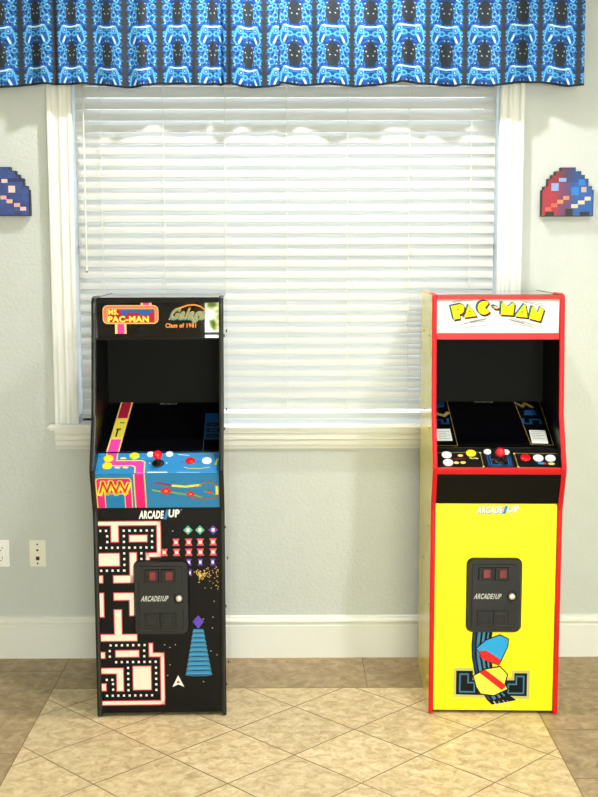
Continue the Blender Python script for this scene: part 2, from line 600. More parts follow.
# ------------------------------------------------------------------ valance cloth
def cloth_mat():
    m = bpy.data.materials.new('printed_cloth')
    m.use_nodes = True
    nt = m.node_tree; n, l = nt.nodes, nt.links
    b = n['Principled BSDF']
    at = n.new('ShaderNodeAttribute'); at.attribute_name = 'print'
    l.new(at.outputs['Color'], b.inputs['Base Color'])
    b.inputs['Roughness'].default_value = 0.75
    b.inputs['Specular IOR Level'].default_value = 0.25
    tc = n.new('ShaderNodeTexCoord')
    no = n.new('ShaderNodeTexNoise'); no.inputs['Scale'].default_value = 900
    l.new(tc.outputs['Object'], no.inputs['Vector'])
    bp = n.new('ShaderNodeBump'); bp.inputs['Strength'].default_value = 0.2; bp.inputs['Distance'].default_value = 0.0005
    l.new(no.outputs['Fac'], bp.inputs['Height']); l.new(bp.outputs['Normal'], b.inputs['Normal'])
    return m
CLOTH = cloth_mat()

def smooth(a, b, x):
    t = np.clip((x - a) / (b - a), 0, 1)
    return t * t * (3 - 2 * t)

def vnoise(x, y, seed):
    xi, yi = np.floor(x).astype(int), np.floor(y).astype(int)
    xf, yf = x - xi, y - yi
    def h(a, b):
        v = np.sin(a * 127.1 + b * 311.7 + seed * 74.7) * 43758.5453
        return v - np.floor(v)
    u, w = xf * xf * (3 - 2 * xf), yf * yf * (3 - 2 * yf)
    return (h(xi, yi) * (1 - u) + h(xi + 1, yi) * u) * (1 - w) + (h(xi, yi + 1) * (1 - u) + h(xi + 1, yi + 1) * u) * w

def print_colour(u, v):
    """u across one repeat (-.5..+.5, centre on a gamepad), v down one repeat in units of the repeat width, v = 0 at the gamepad's centre"""
    H = 0.159 / 0.142
    v = (v + H * 0.5) % H - H * 0.5
    a = np.abs(u)
    n1 = vnoise(a * 22, v * 22 + 40, 1.0); n2 = vnoise(a * 45, v * 45 + 90, 2.0)
    base = np.stack([np.full_like(u, .026), np.full_like(u, .034), np.full_like(u, .044)], -1)
    edge = 0.425 + 0.03 * np.sin(v * 29) + 0.02 * np.sin(v * 61 + 1)
    glow = 1 - smooth(edge - .05, edge + .03, a)
    vm = np.where(v > 0, v, v + H) - H * 0.5 - .03         # the dark oval between two gamepads
    oval = np.sqrt((a / 0.165) ** 2 + (vm / 0.33) ** 2)
    glow *= smooth(0.9, 1.12, oval)
    deep = np.array([.004, .022, .15]); mid = np.array([.014, .125, .48]); hi = np.array([.10, .45, .85]); wh = np.array([.62, .88, 1.0])
    t = np.clip((n1 * 0.6 + n2 * 0.5 - 0.30) * 1.9, 0, 1)[..., None]
    fog = deep * (1 - t) + mid * t
    c = base * (1 - glow[..., None]) + fog * glow[..., None]
    def put(c, mask, colr, k=1.0):
        mk = np.clip(mask * k, 0, 1)[..., None]
        return c * (1 - mk) + colr * mk
    def seg(x0, y0, x1, y1):
        dx, dy = x1 - x0, y1 - y0
        tt = np.clip(((a - x0) * dx + (v - y0) * dy) / (dx * dx + dy * dy), 0, 1)
        return np.hypot(a - x0 - tt * dx, v - y0 - tt * dy)
    line = lambda d, w: 1 - smooth(w * 0.45, w, d)
    ring = lambda x, y, r, w: line(np.abs(np.hypot(a - x, v - y) - r), w)
    # body of the gamepad, brighter than the fog
    body = (1 - smooth(-.02, .02, np.maximum(np.abs(v + .04) - .115, a - .30)))
    c = put(c, body, np.array([.008, .08, .38]), .6)
    grip = 1 - smooth(.055, .085, seg(.215, .03, .30, .27))
    c = put(c, grip, np.array([.01, .10, .44]), .6)
    # outlines
    c = put(c, line(seg(0, -.135, .16, -.150), .028), wh)
    c = put(c, line(seg(.16, -.150, .20, -.175), .026), wh); c = put(c, line(seg(.20, -.175, .285, -.165), .026), wh, .9)
    c = put(c, line(seg(.285, -.165, .33, -.06), .024), hi); c = put(c, line(seg(.33, -.06, .385, .22), .024), hi)
    c = put(c, line(seg(.385, .22, .33, .33), .024), hi); c = put(c, line(seg(.33, .33, .27, .28), .024), hi)
    c = put(c, line(seg(.20, .10, .265, .25), .034), wh); c = put(c, line(seg(.15, .09, .20, .10), .022), hi)
    c = put(c, line(seg(0, .06, .06, .07), .022), hi)
    c = put(c, ring(.225, -.06, .068, .022), hi); c = put(c, line(np.hypot(a - .225, v + .06), .03), wh, .8)
    c = put(c, ring(.105, .045, .058, .024), hi); c = put(c, line(np.hypot(a - .105, v - .045), .045), mid)
    c = put(c, line(np.abs(v + .07), .016) * (a < .11), hi, .5)
    # swirls and sparks up the flanks
    for (x, y, r) in ((.32, -.36, .07), (.23, -.47, .06), (.35, .45, .06), (.255, .40, .05), (.20, .52, .045), (.40, -.26, .035), (.38, .02, .03), (.40, -.46, .03)):
        c = put(c, ring(x, y, r, .022) * glow, hi, .75)
    for (x, y) in ((.37, -.24), (.385, -.33), (.345, -.45), (.36, .40), (.21, -.30), (.19, -.40), (.41, .12), (.17, .47), (.25, -.54)):
        c = put(c, line(np.hypot(a - x, v - y), .020), wh, .9)
    spark = (vnoise(a * 60, v * 60, 5.0) > .86) & (glow > .6)
    c = put(c, spark.astype(float), hi, .7)
    # small pale marks in the dark oval
    for (x, y) in ((.045, .22), (.125, .36), (.10, .50), (.06, .62)):
        yy = (y + H * 0.5) % H - H * 0.5
        c = put(c, line(np.hypot(a - x, v - yy), .022), np.array([.55, .68, .75]), .9)
    return c

VAL_TOP = 2.83
def valance(name, x0, x1, s0, period, label, seed, y_off):
    nx = int((x1 - x0) / 0.0018); z_hem = 2.352
    nz = 250
    xs = np.linspace(x0, x1, nx + 1)
    ts = np.linspace(0, 1, nz + 1)
    X, T = np.meshgrid(xs, ts)
    Z = VAL_TOP + (z_hem - VAL_TOP) * T
    fold = 0.009 * np.sin(X * 44.0 + seed + 0.8 * np.sin(X * 9 + seed)) + 0.009 * np.sin(X * 20 + 2 * seed) + 0.002 * np.sin(X * 83 + 1.3 * seed)
    amp = 0.5 + 0.5 * T
    for cx, dp in FOLDS:
        fold = fold + dp * np.exp(-((X - cx) / 0.012) ** 2)
    Y = -0.105 + y_off - fold * amp * 1.25
    Y = np.where(T < 0.06, -0.105 + y_off + (Y + 0.105 - y_off) * 0.6, Y)
    Z = Z + T * (0.006 * np.sin(X * 13 + seed) + 0.004 * np.sin(X * 24 + 2 * seed))
    n = (nx + 1) * (nz + 1)
    co = np.stack([X, Y, Z], -1).reshape(-1, 3).astype(np.float32)
    i = np.arange(nz)[:, None] * (nx + 1) + np.arange(nx)[None, :]
    quads = np.stack([i, i + nx + 1, i + nx + 2, i + 1], -1).reshape(-1, 4).astype(np.int32)
    me = bpy.data.meshes.new(name)
    me.vertices.add(n); me.vertices.foreach_set('co', co.ravel())
    nq = len(quads)
    me.loops.add(nq * 4); me.loops.foreach_set('vertex_index', quads.ravel())
    me.polygons.add(nq)
    me.polygons.foreach_set('loop_start', np.arange(0, nq * 4, 4, dtype=np.int32))
    me.update(calc_edges=True)
    me.polygons.foreach_set('use_smooth', np.ones(nq, dtype=bool))
    # the cloth runs a little further than x along its folds
    S = (X - s0) / period + 0.03 * np.sin(X * 44 + seed)
    Rz = (2.555 - (VAL_TOP + (2.352 - VAL_TOP) * T)) / 0.142
    u = (S + 0.5) % 1.0 - 0.5
    c = print_colour(u, Rz)
    hem = smooth(0.978, 0.984, T)[..., None]
    c = c * (1 - hem) + np.array([.012, .014, .02]) * hem
    rgba = np.concatenate([c * .84, np.ones(c.shape[:2] + (1,))], -1).reshape(-1, 4).astype(np.float32)
    at = me.color_attributes.new('print', 'FLOAT_COLOR', 'POINT')
    at.data.foreach_set('color', rgba.ravel())
    me.materials.append(CLOTH)
    o = bpy.data.objects.new(name, me)
    COL.objects.link(o)
    tag(o, label, 'valance', 'gamepad print valances over the window')
    return o
FOLDS = ((-0.283, -0.03), (-0.235, 0.012), (-0.93, -0.012), (-0.56, -0.010), (0.40, -0.012), (0.64, -0.010))
valance('window_valance', -1.36, -0.046, -0.996, 0.137, 'left blue and black gamepad print valance, running off the picture to the left', 0.6, 0.004)
valance('window_valance', -0.050, 1.137, 0.011, 0.1475, 'right blue and black gamepad print valance, its end hanging over grey wall', 2.1, -0.003)
rod = empty('curtain_rod', (0, -0.105, VAL_TOP + 0.012))
tag(rod, 'slim white curtain rod holding the blue valances above the window', 'curtain rod')
bm = bmesh.new()
lathe(bm, [(0, -1.42), (.012, -1.42), (.012, 1.16), (0, 1.16)], 12, Matrix.Rotation(R(90), 4, 'Y'))
link('rod', bm, WHITEP, rod)
for x in (-1.40, 1.13):
    bm = bmesh.new(); box(bm, (x - .01, -.012, -.012), (x + .01, .105, .012))
    link('bracket', bm, WHITEP, rod)

# ------------------------------------------------------------------ arcade cabinets
W, T, D = 0.475, 0.016, 0.56
HW = W / 2
SIDE = [(0, 0), (0, .775), (-.052, .915), (-.057, .935), (-.052, .952), (.022, 1.12), (.050, 1.50), (.052, 1.535), (.060, 1.550), (.080, 1.556), (D, 1.556), (D, 0)]

def offset_front(p):      # the edging follows the front of the side panel
    return SIDE[:10]

def cabinet(loc, rz, label, spec):
    root = empty('arcade_cabinet', loc, rz)
    tag(root, label, 'arcade machine')
    S = spec
    zf = S['deck_z']
    hb, ht = S['hood_back'], S['hood_drop']
    side = [(y + (hb if 1.4 < z and y < .5 else 0), z - (ht if z > 1.4 else 0)) for y, z in SIDE]
    for s in (-1, 1):
        bm = bmesh.new()
        xa, xb = (s * HW, s * (HW - T))
        extrude_profile(bm, [(y, z + 0.004 if z == 0 else z) for y, z in side], 'x', min(xa, xb), max(xa, xb))
        sp = link('side_panel', bm, [S['side'], mat('black_inner_side', (11, 11, 12), 0.3, 0.3)], root)
        for p in sp.data.polygons:           # inner face is plain black
            if p.normal.x * s < -0.9:
                p.material_index = 1
        # rounded edging along the front edge
        bm = bmesh.new()
        pts = [Vector((0, y, z + (0.004 if z == 0 else 0))) for y, z in side[:11]]
        pts[-1].y = 0.20
        prof = [(-T / 2 - .0006, .002), (-T / 2 - .0006, -.0008), (-T / 4, -.003), (0, -.0036), (T / 4, -.003), (T / 2 + .0006, -.0008), (T / 2 + .0006, .002)]
        rings = []
        for i, p in enumerate(pts):
            d = (pts[min(i + 1, len(pts) - 1)] - pts[max(i - 1, 0)]).normalized()
            nrm = Vector((0, d.z, -d.y))
            if nrm.y > 0 and nrm.z < 0: nrm = -nrm
            nrm = Vector((0, -abs(d.z), d.y))      # outward: towards the viewer / up
            rings.append([bm.verts.new((s * (HW - T / 2) + a, p.y - nrm.y * b, p.z - nrm.z * b)) for a, b in prof])
        for A, B in zip(rings, rings[1:]):
            for k in range(len(prof) - 1):
                bm.faces.new((A[k], A[k + 1], B[k + 1], B[k]))
        bm.faces.new(rings[0]); bm.faces.new(rings[-1][::-1])
        bmesh.ops.recalc_face_normals(bm, faces=bm.faces[:])
        link('edge_trim', bm, S['edge'], sp)
        # screw caps on the outer face
        for y, z in ((.06, .10), (.30, .10), (.06, .40), (.06, .70), (.30, .52), (.10, 1.06), (.34, 1.10), (.14, 1.40), (.42, 1.40)):
            bm = bmesh.new()
            lathe(bm, [(.006, 0), (.006, .0015), (.004, .0028), (0, .003)], 12, Matrix.Translation((s * HW, y, z)) @ Matrix.Rotation(R(90 * s), 4, 'Y'))
            link('screw_cap', bm, S['cap'], sp)
    IW = HW - T
    e = .0008
    IX = IW - e
    boxobj('rear_panel', (-IX, D - .016, .004), (IX, D - .003, 1.552 - ht), BLACK, root)
    boxobj('top_panel', (-IX, .076 + hb, 1.540 - ht), (IX, D - .018, 1.5545 - ht), BLACKG, root)
    boxobj('base_panel', (-IX, .03, .012), (IX, D - .018, .03), BLACK, root)
    # kick panel
    kt = S['kick_top']
    rec = .006
    kick = boxobj('kick_panel', (-IX, rec, .013), (IX, rec + .014, kt), S['kick'], root, .001)
    KP = Plane((-IW, rec, kt), (1, 0, 0), (0, 0, -1), S['kick_map'])
    KP.N = Vector((0, -1, 0))
    # control box front, leaning out to the deck
    y0, z0, y1, z1 = rec, kt + .001, -.047, zf - S['bar']
    bm = bmesh.new()
    extrude_profile(bm, [(y0, z0), (y1, z1), (y1 + .014, z1), (y0 + .014, z0)], 'x', -IX, IX)
    cbx = link('control_box', bm, S['box'], root)
    if S['bar']:
        bm = bmesh.new(); extrude_profile(bm, [(-.050, zf - S['bar'] + .001), (-.055, zf - .003), (-.050, zf + .001), (-.036, zf + .004), (-.034, zf - S['bar'] + .001)], 'x', -IX, IX)
        link('deck_edge_bar', bm, S['edge'], root)
    # deck
    dy0, dz0, dy1, dz1 = -.047, zf, .060, zf + .056
    tx = Vector((0, dy1 - dy0, dz1 - dz0)); dl = tx.length; tx.normalize()
    dn = Vector((0, -tx.z, tx.y))
    bm = bmesh.new()
    extrude_profile(bm, [(dy0, dz0), (dy1, dz1), (dy1 - dn.y * .012, dz1 - dn.z * .012), (dy0 - dn.y * .012 + .01, dz0 - dn.z * .012)], 'x', -IX, IX)
    deck = link('control_deck', bm, S['deck'], root)
    DP = Plane((0, dy0, dz0), (1, 0, 0), tx)
    # monitor bed
    my0, mz0, my1, mz1 = .062, dz1 + .002, .362, 1.125
    mt = Vector((0, my1 - my0, mz1 - mz0)); mt.normalize(); mn = Vector((0, -mt.z, mt.y))
    bm = bmesh.new()
    extrude_profile(bm, [(my0, mz0), (my1, mz1), (my1, mz1 - .012), (my0, mz0 - .012)], 'x', -IX, IX)
    mon = link('monitor_bezel', bm, BLACKG, root)
    MP = Plane((0, my0, mz0), (1, 0, 0), mt)
    # back panel of the hood
    boxobj('hood_back_panel', (-IX, .364, 1.10), (IX, .378, 1.50), BACKP, root)
    # marquee box
    boxobj('hood_underside', (-IX, .075 + hb, 1.388), (IX, .363, 1.396), BLACK, root)
    mz0_, mz1_ = 1.396, 1.545 - ht
    mq = boxobj('marquee', (-IX, .060 + hb, mz0_), (IX, .074 + hb, mz1_), S['marq'], root)
    QP = Plane((-IW, .060 + hb, 1.545), (1, 0, 0), (0, 0, -1), S['marq_map'])
    QP.N = Vector((0, -1, 0))
    if S['bar']:
        for za, zb in ((1.390, 1.413), (1.534, 1.553 - ht)):
            boxobj('marquee_bar', (-IX, .050 + hb, za), (IX, .060 + hb, zb), S['edge'], root, .002)
    else:
        boxobj('marquee_bar', (-IX, .052 + hb, 1.536 - ht), (IX, .060 + hb, 1.552 - ht), BLACK, root, .002)
    # controls
    def button(u, v, r, m):
        M = DP.matrix(u, v)
        bm = bmesh.new()
        lathe(bm, [(r, 0), (r, .003), (r * .93, .0048), (r * .80, .0048), (r * .78, .0040), (r * .76, .0040), (r * .76, .0058), (r * .70, .0070), (r * .4, .0068), (0, .0066)], 28, M)
        link('push_button', bm, m, deck)
    for a in S['buttons']: button(*a)
    ju, jv = S['stick']
    M = DP.matrix(ju, jv)
    bm = bmesh.new(); lathe(bm, [(.005, 0), (.005, .020), (.0075, .022), (.0075, .026), (0, .027)], 16, M)
    js = link('joystick', bm, STEEL, root)
    bm = bmesh.new(); lathe(bm, [(.022, 0), (.022, .002), (.018, .0045), (.008, .006), (0, .006)], 28, M)
    link('dust_washer', bm, PLASTD, js)
    bm = bmesh.new(); r = .0175
    lathe(bm, [(0, .038 - r)] + [(r * math.sin(math.pi * k / 16), .038 - r * math.cos(math.pi * k / 16)) for k in range(1, 16)] + [(0, .038 + r)], 28, M)
    link('ball_top', bm, REDBALL, js)
    # coin door
    cx, cz = S['coin']
    CP = Plane((cx, rec, cz), (1, 0, 0), (0, 0, 1)); CP.N = Vector((0, -1, 0))
    def slab(poly_o, z0, poly_i, z1, m, name, par, mi_side=None):
        bm = bmesh.new()
        A = [bm.verts.new((cx + x, rec - z0, cz + z)) for x, z in poly_o]
        B = [bm.verts.new((cx + x, rec - z1, cz + z)) for x, z in poly_i]
        n = len(A)
        for k in range(n): bm.faces.new((A[k], A[(k + 1) % n], B[(k + 1) % n], B[k]))
        bm.faces.new(B)
        bmesh.ops.recalc_face_normals(bm, faces=bm.faces[:])
        return link(name, bm, m, par)
    bw, bh = .102, .141
    door = slab(rrect(-bw, -bh, bw, bh, .026), 0, rrect(-bw + .006, -bh + .006, bw - .006, bh - .006, .022), .012, PLAST, 'coin_door', root)
    # raised inner field with a stepped right edge round the lock
    fld = [(-.082, -.122), (.075, -.122), (.079, -.118), (.079, -.040), (.074, -.035), (.062, -.035), (.052, -.028), (.045, -.015), (.045, .015), (.052, .028), (.062, .035), (.074, .035), (.079, .040), (.079, .112), (.072, .120), (-.078, .120), (-.082, .116)]
    slab(fld, .0121, [(x * .985, z * .988) for x, z in fld], .0150, PLAST, 'door_panel', door)
    for k, x in enumerate((-.060, -.001)):
        slab(rrect(x, .060, x + .052, .110, .003), .0151, rrect(x + .003, .063, x + .049, .107, .003), .021, PLAST, 'coin_slot', door)
        slab(rrect(x + .008, .070, x + .015, .102, .001), .0212, rrect(x + .009, .071, x + .014, .101, .001), .0216, PLASTD, 'slot_opening', door)
        slab(rrect(x + .018, .070, x + .042, .102, .002), .0212, rrect(x + .019, .071, x + .041, .101, .002), .026, REDREJ, 'coin_return_button', door)
        slab(rrect(x - .002, -.112, x + .054, -.055, .003), .0151, rrect(x, -.110, x + .052, -.057, .003), .018, PLAST, 'return_frame', door)
        slab(rrect(x + .006, -.104, x + .046, -.063, .002), .0182, rrect(x + .007, -.103, x + .045, -.064, .002), .0186, PLASTD, 'return_opening', door)
        slab(rrect(x + .010, -.100, x + .042, -.067, .002), .0188, rrect(x + .011, -.099, x + .041, -.068, .002), .0196, PLAST, 'return_flap', door)
    LM = Matrix.Translation((cx + .064, rec - .012, cz)) @ Matrix.Rotation(R(90), 4, 'X')
    bm = bmesh.new(); lathe(bm, [(.019, 0), (.019, .003), (.016, .004), (0, .004)], 28, LM); link('lock_collar', bm, PLASTD, door)
    bm = bmesh.new(); lathe(bm, [(.0115, .004), (.0115, .009), (.009, .012), (0, .0125)], 24, LM); link('door_lock', bm, CHROME, door)
    dp = Plane((cx, rec - .0150, cz), (1, 0, 0), (0, 0, 1)); dp.N = Vector((0, -1, 0))
    pr = Print(dp)
    pr.text('ARCADE1UP', (-.072, .009, .024, -.010), 'lgrey', .035, .25)
    pr.done('door_lettering', door)
    S['art'](root, KP, DP, MP, QP, dict(kick=kick, box=cbx, deck=deck, mon=mon, marq=mq), S,
             Plane((0, y0, z0), (1, 0, 0), (0, y1 - y0, z1 - z0)))
    return root

# artwork on the kick panel is laid out in print units: 1 unit is about 3.6 mm
def kick_map(x0, x1, h):
    IW2 = W - 2 * T
    return lambda x, y: ((x - x0) / (x1 - x0) * IW2, y * h)

def logo(pr, bx, tm=True, shadow=None):
    x0, y0, x1, y1 = bx
    w, h = x1 - x0, y1 - y0
    if shadow:
        pr.text('ARCADE', (x0, y0 + h * .12, x0 + w * .60, y1), shadow, .07, .12, dx=.35, dy=.35)
        pr.text('UP', (x0 + w * .74, y0, x0 + w, y1 - h * .15), shadow, .05, .1, dx=.35, dy=.35)
    pr.text('ARCADE', (x0, y0 + h * .12, x0 + w * .60, y1), 'white', .045, .12)
    pr.text('1', (x0 + w * .655, y0, x0 + w * .70, y1 + h * .08), 'blue', .03, .3)
    pr.text('UP', (x0 + w * .74, y0, x0 + w, y1 - h * .15), 'white', .045, .1)

# ---- black cabinet artwork
def art_black(root, KP, DP, MP, QP, P, S, BP):
    # crop coordinates of the print sheet (3.74 per unit); y runs down from the panel's top
    q = 3.7375
    def c(x, y): return (x / q, y / q)
    def rc(x0, y0, x1, y1): return [c(x0, y0), c(x1, y0), c(x1, y1), c(x0, y1)]
    pr = Print(KP)
    logo(pr, (.0 + 222 / q, 8 / q, 374 / q, 38 / q))
    pr.done('logo_lettering', P['kick'])
    # labyrinth of pale bars with red outlines
    pr = Print(KP)
    bars = [(52, 50, 300, 62), (288, 50, 300, 178), (244, 165, 300, 178), (244, 165, 256, 200),
            (112, 62, 138, 122), (182, 100, 248, 122), (62, 166, 140, 210), (182, 164, 206, 272), (118, 248, 206, 272), (52, 248, 74, 272),
            (118, 312, 200, 336), (178, 336, 200, 394), (60, 312, 76, 398), (118, 374, 144, 470), (64, 466, 202, 488),
            (120, 526, 208, 548), (62, 592, 146, 610), (122, 610, 146, 676), (186, 586, 254, 672), (62, 532, 76, 552), (62, 650, 78, 674),
            (250, 500, 262, 548), (250, 536, 306, 548), (294, 536, 306, 728), (64, 716, 306, 728)]
    pr.add([rc(a - 3.5, b - 3.5, e + 3.5, d + 3.5) for a, b, e, d in bars], 'pink')
    pr.add([rc(a, b, e, d) for a, b, e, d in bars], 'cream')
    dots = []
    for y, xs in ((82, range(70, 105, 22)), (82, range(160, 275, 22)), (144, range(70, 275, 22)), (228, range(70, 170, 22)),
                  (505, range(100, 245, 22)), (568, range(120, 280, 22)), (694, range(82, 280, 22)), (634, range(82, 112, 22))):
        dots += [(x, y) for x in xs]
    for x, ys in ((96, range(102, 135, 21)), (160, range(102, 230, 21)), (226, range(165, 195, 21)), (268, range(102, 135, 21)), (96, range(526, 556, 21)),
                  (166, range(590, 690, 21)), (275, range(590, 690, 21)), (230, range(526, 556, 21)), (106, range(650, 690, 21))):
        dots += [(x, y) for y in ys]
    pr.add([rc(x - 4, y - 4, x + 4, y + 4) for x, y in dots], 'white')
    pr.done('labyrinth_print', P['kick'])
    # rows of small plain coloured marks, stars and a striped cone
    def mark(shape, col, core):
        m = Print(KP)
        m.add([c(*p) for p in shape], col); m.add(core, 'cream')
        m.done('pixel_mark', P['kick'])
    def waist(x, y, w, h, col):
        mark([(x - w, y - h), (x + w, y - h), (x + w * .6, y), (x + w, y + h), (x - w, y + h), (x - w * .6, y)], col, rc(x - w * .45, y - h * .45, x + w * .45, y + h * .45))
    for x, y, col in [(407, 82, 'seafoam'), (453, 82, 'seafoam'), (504, 82, 'purple')]:
        mark([(x, y - 17), (x + 18, y), (x, y + 17), (x - 18, y)], col, rc(x - 6, y - 6, x + 6, y + 6))
    for x in (360, 409, 454, 503): waist(x, 126, 14, 13, 'pink')
    for x in (314, 362, 409, 454, 503): waist(x, 163, 14, 13, 'pink')
    for x, y in ((409, 200), (453, 200), (501, 200), (411, 238)): waist(x, y, 10, 12, 'purple')
    pr = Print(KP)
    rnd = random.Random(3)
    st = []
    for k in range(70):
        a, r_ = rnd.uniform(0, 6.28), abs(rnd.gauss(0, 16))
        x, y = 455 + r_ * math.cos(a), 248 + r_ * .9 * math.sin(a)
        st.append(rc(x - 1.6, y - 1.6, x + 1.6, y + 1.6))
    for k in range(34):
        x, y = rnd.uniform(470, 526), rnd.uniform(215, 300)
        st.append(rc(x - 1.4, y - 1.4, x + 1.4, y + 1.4))
    pr.add(st, 'sand')
    pr.add([rc(x - 1.8, y - 1.8, x + 1.8, y + 1.8) for x, y in ((382, 8), (348, 85), (375, 392), (497, 444), (462, 410), (490, 530), (514, 545), (330, 515), (352, 505), (460, 645), (310, 505), (500, 404), (330, 580), (388, 330), (505, 345), (320, 620))], 'lgrey')
    cone, lite = [], []
    n = 10
    for k in range(n):
        ya, yb = 448 + k * 17.5, 448 + (k + 1) * 17.5
        wa = 22 + 32 * (k + .5) / n
        cone.append([c(442 - wa, yb - 3), c(442 - wa + 5, ya), c(442 + wa - 5, ya), c(442 + wa, yb - 3), c(442 + wa * .5, yb + 1), c(442 - wa * .5, yb + 1)])
        lite.append([c(442 - wa, yb - 5), c(442 + wa, yb - 5), c(442 + wa * .5, yb - 1), c(442 - wa * .5, yb - 1)])
    tag(pr.done('star_speck_print', P['kick']), kind='stuff')
    pr = Print(KP)
    pr.add(cone, 'steelblue'); pr.add(lite, 'navy')
    pr.add([[c(442 - x, y), c(442 + x, y), c(442 + x * .9, y - 4), c(442 - x * .9, y - 4)] for x, y in [((22 + 32 * (k + .5) / 10) * .86, 448 + (k + 1) * 17.5 - 8) for k in range(10)]], 'sky')
    pr.add([[c(442, 396), c(464, 420), c(442, 446), c(420, 420)]], 'purple')
    pr.done('cone_print', P['kick'])
    pr = Print(KP)
    pr.add([[c(361, 620), c(384, 664), c(361, 654), c(338, 664)]], 'white')
    pr.add([rc(356, 642, 366, 650)], 'red')
    pr.done('arrowhead_print', P['kick'])
    # control box front
    pr = Print(BP)
    fr = lambda x0, x1, y0, y1, r: rrect(x0, y0, x1, y1, r)
    pr.add(fr(-.2215, -.0925, -.002, .128, .012)[:7] + fr(-.2215, -.0925, -.002, .128, .012)[7:14] + [(-.2215, .001), (-.0925, .001)], 'sand')
    pr.add(fr(-.2175, -.0965, -.002, .1245, .010)[:14] + [(-.2175, .001), (-.0965, .001)], 'magenta')
    pr.add([(-.192, .001), (-.118, .001), (-.118, .062), (-.192, .062)], 'sand')
    pr.add([(-.189, .001), (-.121, .001), (-.121, .059), (-.189, .059)], 'blue')
    zig = [(-.208, .062), (-.195, .106), (-.182, .066), (-.166, .108), (-.150, .064), (-.134, .106), (-.118, .066), (-.104, .100)]
    pr.add(stroke(zig, .019), 'pale')
    pr.add(stroke([(x, y + .004) for x, y in zig], .006), 'red')
    pr.add([(-.085, .001), (-.043, .001), (-.043, .144), (-.085, .144)], 'sand')
    pr.add([(-.0805, .001), (-.0475, .001), (-.0475, .144), (-.0805, .144)], 'magenta')
    pr.add(stroke([(-.007, .107), (.055, .0945)], .006), 'maroon')
    pr.add(stroke([(.055, .0945), (.10, .090), (.1514, .0965)], .009), 'pale')
    pr.add(stroke([(.1514, .0965), (.181, .112), (.212, .094)], .006) + stroke([(.2156, .056), (.209, .0414), (.150, .0346), (.1248, .0426)], .007), 'brown')
    pr.add([(.207, .055), (.217, .055), (.217, .092), (.207, .092)], 'pale')
    for x, y, s_ in ((.0292, .0717, 1.15), (.1168, .0579, .9), (.1843, .067, .5)):
        pr.add(stroke([(x - .040 * s_, y + .004), (x - .018 * s_, y - .002)], .008 * s_) + stroke([(x + .018 * s_, y - .004), (x + .042 * s_, y - .012)], .008 * s_), 'green')
        pr.add([(x - .020 * s_, y), (x, y + .017 * s_), (x + .020 * s_, y), (x, y - .015 * s_)], 'red')
        pr.add([(x - .007 * s_, y), (x, y + .006 * s_), (x + .007 * s_, y), (x, y - .006 * s_)], 'orange')
    pr.done('control_box_print', P['box'])
    # deck
    pr = Print(DP)
    def band(w):
        return stroke([(-.170, .120), (-.170, .058), (-.064, .058), (-.064, .001)], w)
    a = [(-.191, .120), (-.149, .120), (-.149, .078), (-.058, .078), (-.046, .068), (-.044, .0005), (-.081, .0005), (-.083, .036), (-.092, .044), (-.191, .044)]
    b = [(-.187, .120), (-.153, .120), (-.153, .0735), (-.061, .0735), (-.0505, .066), (-.0485, .0005), (-.0765, .0005), (-.0785, .040), (-.089, .0485), (-.187, .0485)]
    pr.add(a, 'sand'); pr.add(b, 'hot')
    for x, y in ((-.128, .090), (-.143, .036), (-.115, .036)):
        pr.add(disc(x, y, .011, 14, .006), 'sand')
    pr.add([(-.062, .086), (-.045, .086), (-.045, .092), (-.062, .092)], 'sky')
    pr.add(stroke([(.070, .110), (.110, .104)], .003) + stroke([(-.032, .006), (.034, .006)], .005) + stroke([(.072, .004), (.150, .004)], .003), 'white')
    pr.add([[(-.036, .060), (-.028, .064), (-.028, .056)], [(.036, .060), (.028, .064), (.028, .056)]], 'cream')
    pr.add(stroke([(.096, .034), (.110, .027), (.150, .025), (.185, .033)], .0045), 'olive')
    pr.add(stroke([(.140, .113), (.175, .107), (.200, .112)], .004), 'grey')
    pr.add([(.203, .046), (.211, .046), (.217, .085), (.209, .080)], 'pale')
    pr.add([[(.080, .064), (.086, .071), (.092, .064)], [(.136, .064), (.142, .071), (.148, .064)]], 'purple')
    pr.add(stroke([(-.219, .002), (.219, .002)], .0025), 'sky')
    pr.add(disc(-.213, .1, .003, 8) + [], 'navy')
    pr.add([disc(-.213, .02, .003, 8), disc(.214, .02, .003, 8)], 'navy')
    pr.done('deck_print', P['deck'])
    # bezel
    pr = Print(MP)
    def sl(xa, xb, va, vb):
        f = lambda v: (v / .34) * .0215
        return [(xa + f(va), va), (xb + f(va), va), (xb + f(vb), vb), (xa + f(vb), vb)]
    x0, x1 = -.194, -.147
    pr.add(sl(x0, x1, .002, .345), 'sand')
    pr.add([sl(x0 + .005, x1 - .005, .002, .084)], 'hot')
    pr.add([sl(x0 + .005, x1 - .005, .225, .340)], 'maroon')
    pr.add([sl(x0 + .003, x1 - .003, .090, .220)], 'pale')
    pr.add([sl(x0 + .016, x0 + .022, .10, .15), sl(x0 + .013, x0 + .030, .145, .155), sl(x0 + .020, x0 + .036, .190, .196)], 'black')
    pr.add([(.158, .08), (.2205, .08), (.2205, .255), (.158, .255)], 'deepblue')
    pr.add([[(.166, a), (.214, a), (.214, a + .033), (.166, a + .033)] for a in (.086, .124, .162)], 'navy')
    pr.add([[(.166, a), (.214, a), (.214, a + .027), (.166, a + .027)] for a in (.089, .127, .165)], 'black')
    pr.add([disc(.184, .140, .006, 12), disc(.198, .140, .006, 12)] + stroke([(.18, .100), (.20, .100)], .005) + stroke([(.18, .178), (.20, .178)], .004), 'navy')
    pr.add([(.158, .002), (.160, .002), (.160, .08), (.158, .08)], 'deepblue')
